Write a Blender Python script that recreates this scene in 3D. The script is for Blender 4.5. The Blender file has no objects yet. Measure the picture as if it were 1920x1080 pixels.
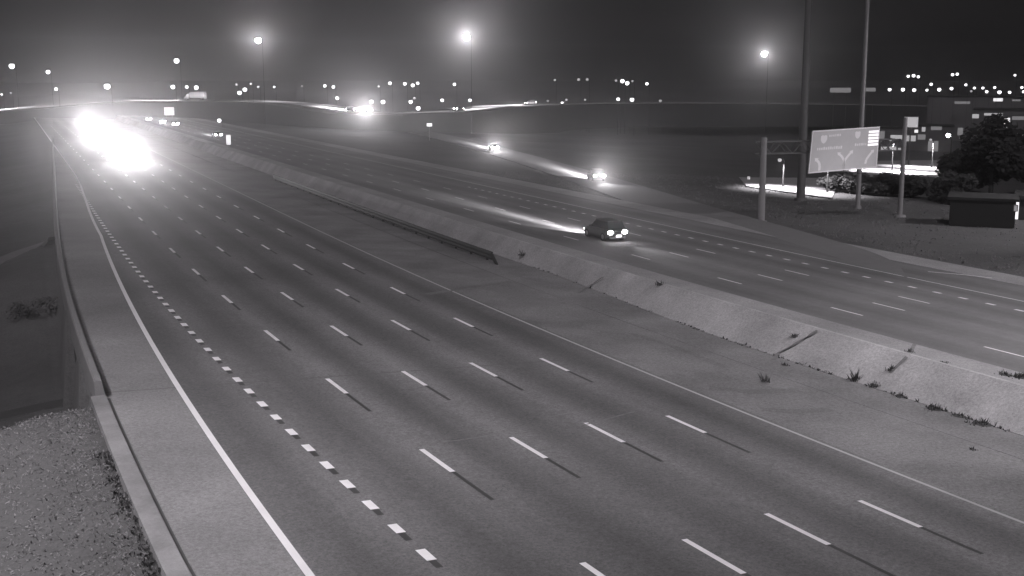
import bpy, bmesh, math, random
from mathutils import Vector, Matrix
random.seed(7)
R = math.radians
scn = bpy.context.scene
# ------------------------------------------------------------------ camera, world, moonlight, exposure
FPX, CH, PITCH, YAW = 2204.5, 14.0728, 0.180547, 0.533574
CS = -0.043589                      # cross fall of the whole highway corridor
cam = bpy.data.cameras.new('camera'); cam.sensor_width = 36; cam.lens = FPX / 1920 * 36
cam.clip_start = .5; cam.clip_end = 9000
co = bpy.data.objects.new('camera', cam); scn.collection.objects.link(co)
co.location = (0, 0, CH); co.rotation_euler = (math.pi / 2 - PITCH, 0, -YAW); scn.camera = co
w = bpy.data.worlds.new('World'); scn.world = w; w.use_nodes = True
bg = w.node_tree.nodes['Background']
bg.inputs[0].default_value = (1, .95, 1, 1); bg.inputs[1].default_value = .012      # night sky with town light in it
sl = bpy.data.lights.new('moonlight', 'SUN'); sl.energy = .7; sl.angle = R(6); sl.color = (1, .965, 1)
so = bpy.data.objects.new('moonlight', sl); scn.collection.objects.link(so)
so.rotation_euler = (R(38), R(-22), R(-8))
scn.view_settings.view_transform = 'Standard'; scn.view_settings.look = 'None'
scn.view_settings.exposure = 0; scn.view_settings.gamma = 1
cy = scn.cycles
cy.use_denoising = True; cy.denoising_prefilter = 'ACCURATE'; cy.max_bounces = 4; cy.diffuse_bounces = 2; cy.glossy_bounces = 2
cy.volume_bounces = 0; cy.transparent_max_bounces = 6; cy.sample_clamp_indirect = 2; cy.use_light_tree = True
cy.use_adaptive_sampling = False; cy.volume_max_steps = 64
HAZE = .0006; HAZE_G = .92
TINT = (1, .965, 1)

# ------------------------------------------------------------------ geometry of the place
fwd = Vector((math.sin(YAW) * math.cos(PITCH), math.cos(YAW) * math.cos(PITCH), -math.sin(PITCH)))
rgt = Vector((math.cos(YAW), -math.sin(YAW), 0)); upv = rgt.cross(fwd)
CAM = Vector((0, 0, CH))
def ray(px, py): return fwd * FPX + rgt * (px - 960) + upv * (540 - py)
def plane_z(x): return CS * (max(-160, min(x, 330)) - 18)
def gp(px, py, dz=0):
    """where a sight line meets the highway's sloping plane"""
    d = ray(px, py); t = (CH + CS * 18 - dz) / (-(d.z - CS * d.x)); return CAM + d * t
def at(px, py, D):
    d = ray(px, py); h = math.hypot(d.x, d.y); return CAM + d * (D / h)
def on_wall(px, py, A, B):
    """sight line with the upright plane through A and B"""
    d = ray(px, py); n = Vector((B.y - A.y, -(B.x - A.x), 0)); t = (A - CAM).dot(n) / d.dot(n); return CAM + d * t
K0, K1, SB = .001937, -1.4e-05, 138
_c = []; x = y = th = 0.0
for i in range(14001):
    _c.append((x, y, th)); x += math.sin(th) * .1; y += math.cos(th) * .1
    th += (K0 + K1 * i * .1) * .1 if i * .1 < SB else 0
def SP(s, u, dz=0):
    """point at chainage s and lateral offset u of the highway"""
    if s < 0: x, y, t = 0, s, 0
    else: x, y, t = _c[min(14000, int(round(s * 10)))]; 
    X = x + u * math.cos(t); Y = y - u * math.sin(t); return Vector((X, Y, CS * (X - 18) + dz))
# the eastbound carriageway has its own alignment and lies higher, behind a sloping concrete face
GZ, EK0, EK1, ESB = 1.42, .002169, -1.7556e-5, 123.2
_e = []; x = y = th = 0.0
for i in range(14001):
    _e.append((x, y, th)); x += math.sin(th) * .1; y += math.cos(th) * .1
    th += (EK0 + EK1 * i * .1) * .1 if i * .1 < ESB else 0
def SPE(s, u, dz=0):
    x, y, t = (0, s, 0) if s < 0 else _e[min(14000, int(round(s * 10)))]
    X = x + u * math.cos(t); Y = y - u * math.sin(t); return Vector((X, Y, CS * (X - 18) + GZ + dz))
def THE(s): return 0 if s < 0 else _e[min(14000, int(round(s * 10)))][2]
def TH(s): return 0 if s < 0 else _c[min(14000, int(round(s * 10)))][2]
def SU(X, Y):
    s = Y
    for _ in range(4):
        x, y, t = _c[max(0, min(14000, int(s * 10)))] if s >= 0 else (0, s, 0)
        s += (X - x) * math.sin(t) + (Y - y) * math.cos(t)
    x, y, t = _c[max(0, min(14000, int(s * 10)))] if s >= 0 else (0, s, 0)
    return s, (X - x) * math.cos(t) - (Y - y) * math.sin(t)
def ss(a, b, x): t = max(0, min(1, (x - a) / (b - a))); return t * t * (3 - 2 * t)
veg = lambda s: 42.3 + 1.7 * ss(52, 85, s)
def face(px, py):
    """point of the median that a sight line meets: gutter, sloping face or shoulder above"""
    for k in range(41):
        dz = GZ * k / 40; p = gp(px, py, dz); s, u = SU(p.x, p.y)
        if u < veg(s) + .02 + (44.65 - veg(s)) * dz / GZ: return p
    return p
def barrier_u(s): return 6.95 + max(0, s - 31) * .0305
def catmull(P, n=10):
    out = []
    for i in range(len(P) - 1):
        p0 = P[max(0, i - 1)]; p1 = P[i]; p2 = P[i + 1]; p3 = P[min(len(P) - 1, i + 2)]
        for k in range(n):
            t = k / n
            out.append(.5 * ((2 * p1) + (p2 - p0) * t + (2 * p0 - 5 * p1 + 4 * p2 - p3) * t * t + (3 * p1 - p0 - 3 * p2 + p3) * t ** 3))
    out.append(P[-1].copy()); return out
RAMP = catmull([gp(*q, 1.42) for q in [(1700, 520), (1600, 490), (1430, 436), (1270, 388), (1117, 338), (1000, 302), (925, 281), (860, 263), (800, 250), (745, 238), (700, 228)]], 8)
FAR = catmull([at(*q) for q in [(-260, 220, 470), (-120, 213, 480), (0, 206, 500), (200, 191, 520), (366, 188, 520), (500, 190, 500), (600, 198, 455), (680, 211, 430), (770, 209, 435), (860, 207, 450), (940, 198, 490), (1100, 193, 520), (1260, 192, 540), (1420, 193, 560), (1700, 197, 600), (2000, 206, 640)]], 8)
def H(X, Y):
    """ground level"""
    z = plane_z(X); s, u = SU(X, Y); EB = 74.6
    if -60 < s < 560 and barrier_u(s) - .6 < u < EB: z += GZ * ss(48, 52, u) - .3
    elif u <= barrier_u(s) - .6:
        v = barrier_u(s) - .6 - u
        z -= .05 + .16 * min(v, 14) * ss(0, 4, v)
        z -= 5.2 * ss(50, 57, s) * (1 - .75 * ss(80, 99, s)) * (1 - ss(150, 260, s))
        z -= 2.5 * ss(20, 60, v)
    else:
        v = u - EB; z += GZ
        z += .12 * math.sin(X * .11 + Y * .05) * ss(3, 20, v) - .1 * (1 - ss(0, 2, v))
        z += .3 * ss(24, 36, v) * (1 - ss(50, 80, v)) * (1 - ss(140, 200, s))
    if v_ramp(X, Y) < 6.2: z = min(z, CS * (X - 18) + GZ - .3)
    return z
_rg = {}
for p in RAMP:
    for i in range(-2, 3):
        for j in range(-2, 3): _rg.setdefault((int(p.x // 8) + i, int(p.y // 8) + j), []).append(p)
def v_ramp(X, Y):
    L = _rg.get((int(X // 8), int(Y // 8)))
    return min((math.hypot(p.x - X, p.y - Y) for p in L), default=99) if L else 99
def hit(px, py):
    d = ray(px, py).normalized(); t = 12
    while t < 3000:
        q = CAM + d * t
        if q.z < H(q.x, q.y): return q
        t *= 1.004
    return q

# ------------------------------------------------------------------ materials
def mat(name, base, rough=.8, var=.25, scale=6, detail=6, metal=0, streak=None, bump=0, emit=0, fine=.0, patches=0):
    m = bpy.data.materials.new(name); m.use_nodes = True; nt = m.node_tree; N = nt.nodes; Lk = nt.links
    b = N['Principled BSDF']; b.inputs['Roughness'].default_value = rough; b.inputs['Metallic'].default_value = metal
    c = (base * TINT[0], base * TINT[1], base * TINT[2], 1)
    if emit:
        b.inputs['Base Color'].default_value = c
        b.inputs['Emission Color'].default_value = (1, .98, 1, 1); b.inputs['Emission Strength'].default_value = emit
        m.cycles.emission_sampling = 'NONE'; return m
    if not var: b.inputs['Base Color'].default_value = c; return m
    tc = N.new('ShaderNodeTexCoord'); src = tc.outputs['Object']
    n1 = N.new('ShaderNodeTexNoise'); n1.inputs['Scale'].default_value = scale; n1.inputs['Detail'].default_value = detail; Lk.new(src, n1.inputs['Vector'])
    def math_(op, a, b_):
        x = N.new('ShaderNodeMath'); x.operation = op
        for i, v in enumerate((a, b_)):
            if v is None: continue
            if isinstance(v, (int, float)): x.inputs[i].default_value = v
            else: Lk.new(v, x.inputs[i])
        return x.outputs[0]
    f = math_('MULTIPLY_ADD', n1.outputs['Fac'], var * 2.2); f.node.inputs[2].default_value = 1 - var * 1.1
    if patches:
        n2 = N.new('ShaderNodeTexNoise'); n2.inputs['Scale'].default_value = patches; n2.inputs['Detail'].default_value = 3; Lk.new(src, n2.inputs['Vector'])
        g = math_('MULTIPLY_ADD', n2.outputs['Fac'], 1.2); g.node.inputs[2].default_value = .4; f = math_('MULTIPLY', f, g)
    if fine:
        n3 = N.new('ShaderNodeTexNoise'); n3.inputs['Scale'].default_value = 7; n3.inputs['Detail'].default_value = 6; n3.inputs['Roughness'].default_value = 1.0; Lk.new(src, n3.inputs['Vector'])
        g = math_('MULTIPLY_ADD', n3.outputs['Fac'], fine * 4); g.node.inputs[2].default_value = 1 - fine * 2; f = math_('MULTIPLY', f, g)
    if streak:
        uv = N.new('ShaderNodeUVMap'); mp = N.new('ShaderNodeMapping'); mp.inputs['Scale'].default_value = (1.1, .03, 1); Lk.new(uv.outputs[0], mp.inputs[0])
        n4 = N.new('ShaderNodeTexNoise'); n4.inputs['Scale'].default_value = 1; n4.inputs['Detail'].default_value = 4; Lk.new(mp.outputs[0], n4.inputs['Vector'])
        g = math_('MULTIPLY_ADD', n4.outputs['Fac'], .5); g.node.inputs[2].default_value = .75; f = math_('MULTIPLY', f, g)
        sx = N.new('ShaderNodeSeparateXYZ'); Lk.new(uv.outputs[0], sx.inputs[0])
        a = math_('SUBTRACT', sx.outputs[0], streak[0]); a = math_('MULTIPLY', a, 2 * math.pi / streak[1]); a = math_('COSINE', a, None)
        # traffic-worn darker lane centres, paler along the lane lines
        n5 = N.new('ShaderNodeTexNoise'); n5.inputs['Scale'].default_value = .05; Lk.new(src, n5.inputs['Vector'])
        a = math_('MULTIPLY', a, n5.outputs['Fac'])
        g = math_('MULTIPLY_ADD', a, streak[2] * 2); g.node.inputs[2].default_value = 1; f = math_('MULTIPLY', f, g)
    vm = N.new('ShaderNodeVectorMath'); vm.operation = 'SCALE'; vm.inputs[0].default_value = c[:3]; Lk.new(f, vm.inputs['Scale']); Lk.new(vm.outputs[0], b.inputs['Base Color'])
    if bump:
        bp = N.new('ShaderNodeBump'); bp.inputs['Strength'].default_value = bump; bp.inputs['Distance'].default_value = .2; Lk.new(n1.outputs['Fac'], bp.inputs['Height']); Lk.new(bp.outputs[0], b.inputs['Normal'])
    return m
M = dict(
    asphalt=mat('asphalt', .145, .9, .16, 1.6, 8, streak=(17.57, 3.954, .24), fine=.95, patches=.06),
    asphalt_far=mat('eastbound_asphalt', .15, .9, .16, 1.6, 8, patches=.06, streak=(50.4, 3.93, .12), fine=.35),
    ramp=mat('ramp_asphalt', .17, .9, .12, 1, 5, fine=.3),
    shoulder=mat('shoulder_concrete', .215, .9, .12, .5, 8, fine=.8, patches=.09),
    shoulder_in=mat('inner_shoulder', .205, .9, .2, .5, 7, fine=.95, patches=.2),
    slab=mat('median_concrete', .40, .9, .09, .6, 8, fine=.8, patches=.25),
    slab2=mat('median_edge_concrete', .29, .9, .16, .7, 7, fine=.8, patches=.1),
    conc=mat('barrier_concrete', .18, .85, .15, 1.5, 6, fine=.2),
    apron=mat('apron_concrete', .205, .9, .2, 1.2, 6, fine=.3, patches=.4),
    grass=mat('grass', .08, .95, .22, .8, 8, bump=.3, fine=.8, patches=.06),
    blade=mat('grass_blades', .19, .9, .3, 2), weed=mat('weed_leaves', .06, .9, .2, 3),
    leaf=mat('tree_leaves', .025, .9, .3, .6), bark=mat('bark', .05, .9, .3, 3),
    white=mat('white_paint', .94, .5, .12, 2), oldwhite=mat('worn_white_paint', .85, .7, .2, 2), edge=mat('edge_paint', .8, .6, .1, 1),
    yellow=mat('yellow_paint', .5, .7, .15, 1), black=mat('black_contrast_paint', .055, .8, .3, 3), tar=mat('joint_tar', .19, .9, .5, 4),
    steel=mat('galvanised_steel', .26, .5, .15, 2, metal=.3), darksteel=mat('dark_weathered_steel', .02, .7, .2, 2),
    darkpole=mat('black_pole_steel', .012, .8, 0), pole=mat('dark_pole_steel', .10, .6, .15, 2), polepale=mat('pale_pole_steel', .27, .6, .12, 2), wood=mat('dark_wood', .03, .9, .2, 2),
    signface=mat('sign_sheeting', .47, .5, .06, 2), signwhite=mat('sign_white', .75, .5, 0), signback=mat('sign_border', .75, .5, 0),
    paint=mat('car_paint', .14, .35, 0), paintpale=mat('pale_car_paint', .45, .35, 0), paintdark=mat('dark_car_paint', .05, .35, 0), glass=mat('car_glass', .02, .1, 0),
    tyre=mat('tyre', .02, .9, 0), rim=mat('rim', .4, .4, 0, metal=.8), boxpaint=mat('truck_box', .2, .5, 0),
    head=mat('headlight_lens', .8, .2, emit=60), tail=mat('taillight_lens', .8, .2, emit=60), tail_dim=mat('small_taillight', .8, .2, emit=5), plate=mat('plate', .8, .4, emit=2.5),
    lens=mat('lamp_lens', .9, .3, emit=40), lens_mid=mat('distant_lamp_lens', .9, .3, emit=4), lens_dim=mat('dim_lamp_lens', .9, .3, emit=.35),
    window=mat('lit_window', .5, .3, emit=.42), window_hot=mat('bright_lit_window', .5, .3, emit=1.2), window_dim=mat('dim_lit_window', .5, .3, emit=.14),
    panel=mat('lit_sign_face', .7, .4, emit=.38), backsign=mat('glowing_road_sign', .8, .4, emit=.55),  # road sign faces glow in place of headlight beams thrown back by them
    wall=mat('building_wall', .15, .85, .15, 1), roof=mat('roof', .04, .9, .15, 1), lot=mat('lot_pavement', .38, .9, .15, .3, fine=.2),
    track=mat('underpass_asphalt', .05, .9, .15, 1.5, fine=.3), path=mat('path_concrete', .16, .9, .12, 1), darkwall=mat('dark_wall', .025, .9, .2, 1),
)

# ------------------------------------------------------------------ mesh helpers
class MB:
    def __init__(s): s.v = []; s.f = []; s.uv = {}; s.mi = []; s.cur = 0
    def add(s, vs, fs, uvs=None):
        o = len(s.v); s.v += [tuple(v) for v in vs]
        for f in fs: s.f.append([i + o for i in f]); s.mi.append(s.cur)
        if uvs:
            for i, q in enumerate(uvs): s.uv[o + i] = q
        return s
    def box(s, c, d, m=None):
        vs = [Vector((c[0] + sx * d[0] / 2, c[1] + sy * d[1] / 2, c[2] + sz * d[2] / 2)) for sz in (-1, 1) for sx, sy in ((-1, -1), (1, -1), (1, 1), (-1, 1))]
        if m: vs = [m @ v for v in vs]
        return s.add(vs, [(3, 2, 1, 0), (4, 5, 6, 7), (0, 1, 5, 4), (1, 2, 6, 5), (2, 3, 7, 6), (3, 0, 4, 7)])
    def tube(s, a, b, r0, r1=None, n=10):
        a = Vector(a); b = Vector(b); r1 = r0 if r1 is None else r1; d = (b - a).normalized(); x = d.orthogonal().normalized(); y = d.cross(x)
        vs = [p + (x * math.cos(t) + y * math.sin(t)) * r for p, r in ((a, r0), (b, r1)) for t in [2 * math.pi * k / n for k in range(n)]]
        return s.add(vs, [(k, (k + 1) % n, n + (k + 1) % n, n + k) for k in range(n)] + [tuple(range(n - 1, -1, -1)), tuple(range(n, 2 * n))])
    def ball(s, c, r, n=10, m=6, sq=(1, 1, 1)):
        vs = []; fs = []
        for j in range(m + 1):
            for i in range(n):
                p = math.pi * j / m; t = 2 * math.pi * i / n
                vs.append((c[0] + r * sq[0] * math.sin(p) * math.cos(t), c[1] + r * sq[1] * math.sin(p) * math.sin(t), c[2] + r * sq[2] * math.cos(p)))
        for j in range(m):
            for i in range(n): fs.append((j * n + i, (j + 1) * n + i, (j + 1) * n + (i + 1) % n, j * n + (i + 1) % n))
        return s.add(vs, fs)
    def build(s, name, m, parent=None, smooth=False):
        me = bpy.data.meshes.new(name); me.from_pydata(s.v, [], s.f)
        for k in (m if isinstance(m, (list, tuple)) else [m]): me.materials.append(k)
        if isinstance(m, (list, tuple)):
            for p, k in zip(me.polygons, s.mi): p.material_index = k
        if s.uv:
            l = me.uv_layers.new(name='UVMap')
            for lp in me.loops: l.data[lp.index].uv = s.uv.get(lp.vertex_index, (0, 0))
        if smooth:
            for p in me.polygons: p.use_smooth = True
        me.update(); o = bpy.data.objects.new(name, me); scn.collection.objects.link(o)
        if parent: o.parent = parent
        return o
def tag(o, label, cat, group=None):
    o['label'] = label; o['category'] = cat
    if group: o['group'] = group
    return o
def struct(o, kind='structure'): o['kind'] = kind; return o
def empty(name, loc, rz=0):
    o = bpy.data.objects.new(name, None); o.location = loc; o.rotation_euler = (0, 0, rz); scn.collection.objects.link(o); return o
def copy_tree(o, parent=None):
    c = o.copy(); scn.collection.objects.link(c)
    if parent: c.parent = parent
    for ch in list(o.children): copy_tree(ch, c)
    return c
def srange(a, b):
    out = [a]
    while out[-1] < b - 1e-6: out.append(min(b, out[-1] + (2 if out[-1] < 150 else 8)))
    return out
def strip(mb, u0, u1, s0, s1, dz=0, depth=0, f0=None, f1=None, SP=SP):
    f0 = f0 or (lambda s: u0); f1 = f1 or (lambda s: u1); S = srange(s0, s1); vs = []; uv = []; n = 2
    for s in S:
        for k in range(n):
            u = f0(s) + (f1(s) - f0(s)) * k / (n - 1); vs.append(SP(s, u, dz)); uv.append((u, s))
    m = len(S); fs = [(i * n, i * n + 1, i * n + 3, i * n + 2) for i in range(m - 1)]
    if depth:
        for s in S:
            for u in (f0(s), f1(s)): vs.append(SP(s, u, dz - depth)); uv.append((u, s))
        o = 2 * m
        for i in range(m - 1): fs += [(i * 2, i * 2 + 2, o + i * 2 + 2, o + i * 2), (i * 2 + 3, i * 2 + 1, o + i * 2 + 1, o + i * 2 + 3)]
        fs += [(0, o, o + 1, 1), (2 * m - 2, 2 * m - 1, o + 2 * m - 1, o + 2 * m - 2)]
    return mb.add(vs, fs, uv)
def ribbon(mb, P, w, dz=0, depth=0, skirt=0):
    vs = []; uv = []; m = len(P); dist = 0; wf = w if callable(w) else (lambda i, w0=w: w0)
    for i, p in enumerate(P):
        t = (P[min(i + 1, m - 1)] - P[max(i - 1, 0)]); t.z = 0; t.normalize(); n = Vector((t.y, -t.x, 0))
        if i: dist += (P[i] - P[i - 1]).length
        w = wf(i)
        for k, (o, zz) in enumerate(((-w / 2 - skirt * depth, -depth), (-w / 2, 0), (w / 2, 0), (w / 2 + skirt * depth, -depth))):
            vs.append(p + n * o + Vector((0, 0, dz + zz))); uv.append((o, dist))
    fs = []
    for i in range(m - 1):
        for k in range(3):
            if depth == 0 and k != 1: continue
            fs.append((i * 4 + k, i * 4 + k + 1, i * 4 + 5 + k, i * 4 + 4 + k))
    return mb.add(vs, fs, uv)

# ------------------------------------------------------------------ the ground
mb = MB(); rings = [4]
while rings[-1] < 4200: rings.append(rings[-1] * (1.02 if rings[-1] < 400 else 1.06) + .05)
az = [R(-75 + .42 * k) for k in range(500)]
for r in rings:
    for a in az:
        X = r * math.sin(a); Y = r * math.cos(a); mb.v.append((X, Y, H(X, Y)))
n = len(az)
for j in range(len(rings) - 1):
    for i in range(n - 1): mb.f.append((j * n + i, j * n + i + 1, (j + 1) * n + i + 1, (j + 1) * n + i)); mb.mi.append(0)
struct(mb.build('ground', M['grass'], smooth=True))

# roads and median
mb = strip(MB(), 0, 33.4, -40, 560, 0, .28, f0=lambda s: barrier_u(s)); struct(mb.build('westbound_road', M['asphalt']))
edge_u = lambda s: 9.9 + (min(s, 110) - 30) * .0345 + 1.6 * ss(105, 190, s)
mb = strip(MB(), 0, 0, -40, 560, .004, f0=lambda s: barrier_u(s) + .05, f1=lambda s: edge_u(s) - .02); struct(mb.build('outer_shoulder', M['shoulder']))
mb = strip(MB(), 33.4, 39.3, -40, 560, 0, .28); struct(mb.build('inner_shoulder', M['shoulder_in']))
mb = strip(MB(), 39.35, 0, -40, 560, -.005, .28, f1=lambda s: veg(s) - .06); struct(mb.build('median_gutter', M['shoulder_in']))
mb = MB(); S = srange(-40, 560); vs = []; uv = []
for s in S:
    b = SP(s, veg(s) + .04, -.25); t = SPE(s, 44.65, .05); b2 = SP(s, veg(s) + .04, 0)
    vs += [b, b2, b2.lerp(t, .5) + Vector((0, 0, .03)), t, SPE(s, 44.9, .05), SPE(s, 44.9, -.25)]; uv += [(u, s) for u in (42, 42.1, 43.4, 44.6, 44.9, 45)]
mb.add(vs, [(i * 6 + k, i * 6 + k + 1, i * 6 + 7 + k, i * 6 + 6 + k) for i in range(len(S) - 1) for k in range(5)] + [tuple(range(6))], uv)
struct(mb.build('median_slab', M['slab']))
mb = strip(MB(), 44.93, 47.15, -40, 500, 0, .28, SP=SPE); struct(mb.build('eastbound_inner_shoulder', M['slab2']))
mb = strip(MB(), 47.17, 71.44, -40, 500, -.01, .28, SP=SPE); struct(mb.build('eastbound_road', M['asphalt_far']))
mb = strip(MB(), 71.46, 75.4, -40, 500, 0, .28, SP=SPE); struct(mb.build('eastbound_outer_shoulder', M['slab2']))
mb = ribbon(MB(), RAMP, lambda i: 8.4 * ss(-1, 12, i), .004, .3); struct(mb.build('exit_ramp', M['ramp']))
mb = ribbon(MB(), [p + Vector((0, 0, -.3)) for p in FAR], 26, 0, 9, 2.2); struct(mb.build('far_embankment', M['leaf']))
mb = ribbon(MB(), FAR, 13, 0, .29); struct(mb.build('far_road', M['slab2']))

# painted markings
wh, ow, bl = MB(), MB(), MB()
for j, ph in enumerate((40.04, 40.34, 41.1, 41.1)):
    u = 17.57 + 3.954 * j
    for k in range(-3, 30):
        s = ph + 12.19 * k
        e_ = random.uniform(-.12, .12); o_ = random.uniform(-.02, .02); strip(wh, u - .11 + o_, u + .11 + o_, s - 3.05, s + e_, .008); strip(bl, u - .085, u + .085, s - 6.1 + random.uniform(-.3, .5), s - 3.06, .008)
for k in range(-8, 60):
    s = 30.1 + 2.315 * k
    jt = random.uniform(-.05, .05); strip(wh, 13.44, 13.76, s - .44 + jt, s + .42, .008); strip(bl, 13.47, 13.70, s - 1.1 + jt, s - .45 + jt, .008)
for u, ph in ((50.4, 56.0), (54.4, 56.8), (58.1, 58.6)):
    for k in range(-5, 30): strip(ow, u - .08, u + .08, ph + 12.81 * k - 3.0, ph + 12.81 * k, .004, SP=SPE)
for k in range(-10, 40): strip(ow, 62.0, 62.3, 51.8 + 2.5 * k - .4, 51.8 + 2.5 * k + .4, .004, SP=SPE)
strip(ow, 65.4, 65.53, -30, 480, .004, SP=SPE)
P = [gp(1740, 510, 1.42), gp(1800, 515, 1.42), gp(1860, 522, 1.42)]; ribbon(ow, P, .14, .03)
mb = MB(); strip(mb, 0, 0, -30, 560, .010, f0=lambda s: edge_u(s) - .0, f1=lambda s: edge_u(s) + .25); struct(mb.build('edge_line', M['edge']))
mb = MB(); strip(mb, 33.0, 33.16, -30, 560, .008); struct(mb.build('yellow_line', M['yellow']))
struct(wh.build('lane_markings', M['white'])); struct(ow.build('worn_lane_markings', M['oldwhite'])); struct(bl.build('contrast_markings', M['black']))
# tarred joints and cracks in the slabs
mb = MB()
def crack(pts, wd, dz=.016):
    P = [face(px_, py_) for a_, b_ in zip(pts[:-1], pts[1:]) for k_ in range(4) for px_, py_ in [(a_[0] + (b_[0] - a_[0]) * k_ / 4, a_[1] + (b_[1] - a_[1]) * k_ / 4)]] + [face(*pts[-1])]; Q = []
    for a, b in zip(P[:-1], P[1:]):
        for k in range(2):
            q = a.lerp(b, k / 2) + (b - a).normalized().cross(Vector((0, 0, 1))) * 0; Q.append(q + (CAM - q).normalized() * .008)
    ribbon(mb, Q + [P[-1]], wd, dz)
crack([(1532, 620), (1500, 640), (1460, 662), (1440, 690), (1432, 720)], .24)
crack([(1715, 645), (1705, 665), (1668, 700)], .2)
crack([(1130, 520), (1085, 550)], .2)
crack([(790, 832), (860, 826), (930, 815)], .10, .012); crack([(1100, 796), (1190, 772)], .10, .012)
struct(mb.build('pavement_joints', M['tar']))
mb = MB()
crack([(1330, 728), (1400, 735), (1500, 732)], .8, .006); crack([(1425, 768), (1480, 772), (1560, 768)], .7, .006); crack([(800, 552), (870, 540), (960, 528)], .7, .006)
crack([(1180, 625), (1260, 650), (1360, 690)], .6, .006)
struct(mb.build('pavement_stains', mat('stained_shoulder', .18, .9, .2, .5, 7, fine=.95, patches=.2)))
mb = MB()
for s in (34, 52.5, 71, 95, 120): strip(mb, barrier_u(s) + .1, 32.9, s, s + .05, .006)
struct(mb.build('transverse_joints', mat('sealed_joint', .115, .9, .3, 3)))
# the road under the bridge and the path beyond it
def drape(s, u0, u1, dz):
    P = []
    for k in range(31):
        p = SP(s + .0 * k, u0 + (u1 - u0) * k / 30); p.z = H(p.x, p.y) + dz; P.append(p)
    return P
mb = ribbon(MB(), drape(62.5, 7.0, -70, .16), 10, 0, .5, .3); struct(mb.build('underpass_road', M['track']))
mb = ribbon(MB(), drape(71.5, 7.2, -70, .10), 1.6, 0, .5, .3); struct(mb.build('drainage_channel', M['track']))

# ------------------------------------------------------------------ walls, barriers, rails
def prof_strip(mb, prof, fu, s0, s1):
    S = srange(s0, s1); n = len(prof); vs = []
    for s in S:
        for du, z in prof: vs.append(SP(s, fu(s) + du, z))
    fs = [(i * n + k, i * n + (k + 1) % n, (i + 1) * n + (k + 1) % n, (i + 1) * n + k) for i in range(len(S) - 1) for k in range(n)]
    fs += [tuple(range(n)), tuple(range((len(S) - 1) * n + n - 1, (len(S) - 1) * n - 1, -1))]
    return mb.add(vs, fs)
mb = prof_strip(MB(), [(-.42, -.9), (-.42, .72), (-.36, .8), (-.12, .8), (-.04, .3), (.02, -.1), (.02, -.9)], barrier_u, 51.5, 300)
br = tag(mb.build('bridge_parapet', M['conc']), 'pale concrete parapet along the left edge of the near roadway, over the underpass', 'parapet')
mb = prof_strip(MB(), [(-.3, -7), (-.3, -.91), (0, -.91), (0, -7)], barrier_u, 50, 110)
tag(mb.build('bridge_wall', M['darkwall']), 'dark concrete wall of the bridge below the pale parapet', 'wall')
mb = prof_strip(MB(), [(-.62, -1.2), (-.62, .16), (-.1, .2), (0, .2), (0, -1.2)], barrier_u, 22, 51.4)
tag(mb.build('kerb', M['apron']), 'wide pale concrete kerb between grass slope and left shoulder', 'kerb')
mb = prof_strip(MB(), [(0.03, .006), (0.03, .03), (.17, .03), (.17, .006)], barrier_u, 20, 51.4)
tag(mb.build('kerb_strip', M['black']), 'narrow black strip running along the kerb of the left shoulder', 'joint')  # black strip laid on the shoulder beside the kerb
# dark median guardrail
g = empty('guardrail', SP(120, 41.7)); tag(g, 'long dark steel guardrail in the median with its end turned down', 'guardrail')
gi = Matrix.Translation(-Vector(g.location))
mb = MB(); S = srange(88.5, 178); n = 6; vs = []
for s in S:
    for du, z in ((-.1, .32), (-.16, .48), (-.1, .62), (-.16, .78), (-.1, .98), (.05, .98), (.05, .32)): vs.append(gi @ SP(s, 41.7 + du + (s - 88) * .005, z - .1))
n = 7; mb.add(vs, [(i * n + k, i * n + (k + 1) % n, (i + 1) * n + (k + 1) % n, (i + 1) * n + k) for i in range(len(S) - 1) for k in range(n)] + [tuple(range(n))])
mb.build('rail', M['darksteel'], g)
mb = MB(); mb.tube(gi @ SP(88.5, 41.65, .62), gi @ SP(87.2, 41.6, -.05), .16, .12); mb.build('end_terminal', M['darksteel'], g)
s = 90
while s < 178:
    mb = MB(); mb.box((0, 0, 0), (.14, .14, 1.0), Matrix.Translation(gi @ SP(s, 41.85 + (s - 88) * .005, .3))); mb.build('post', M['darksteel'], g); s += 3.8

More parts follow.
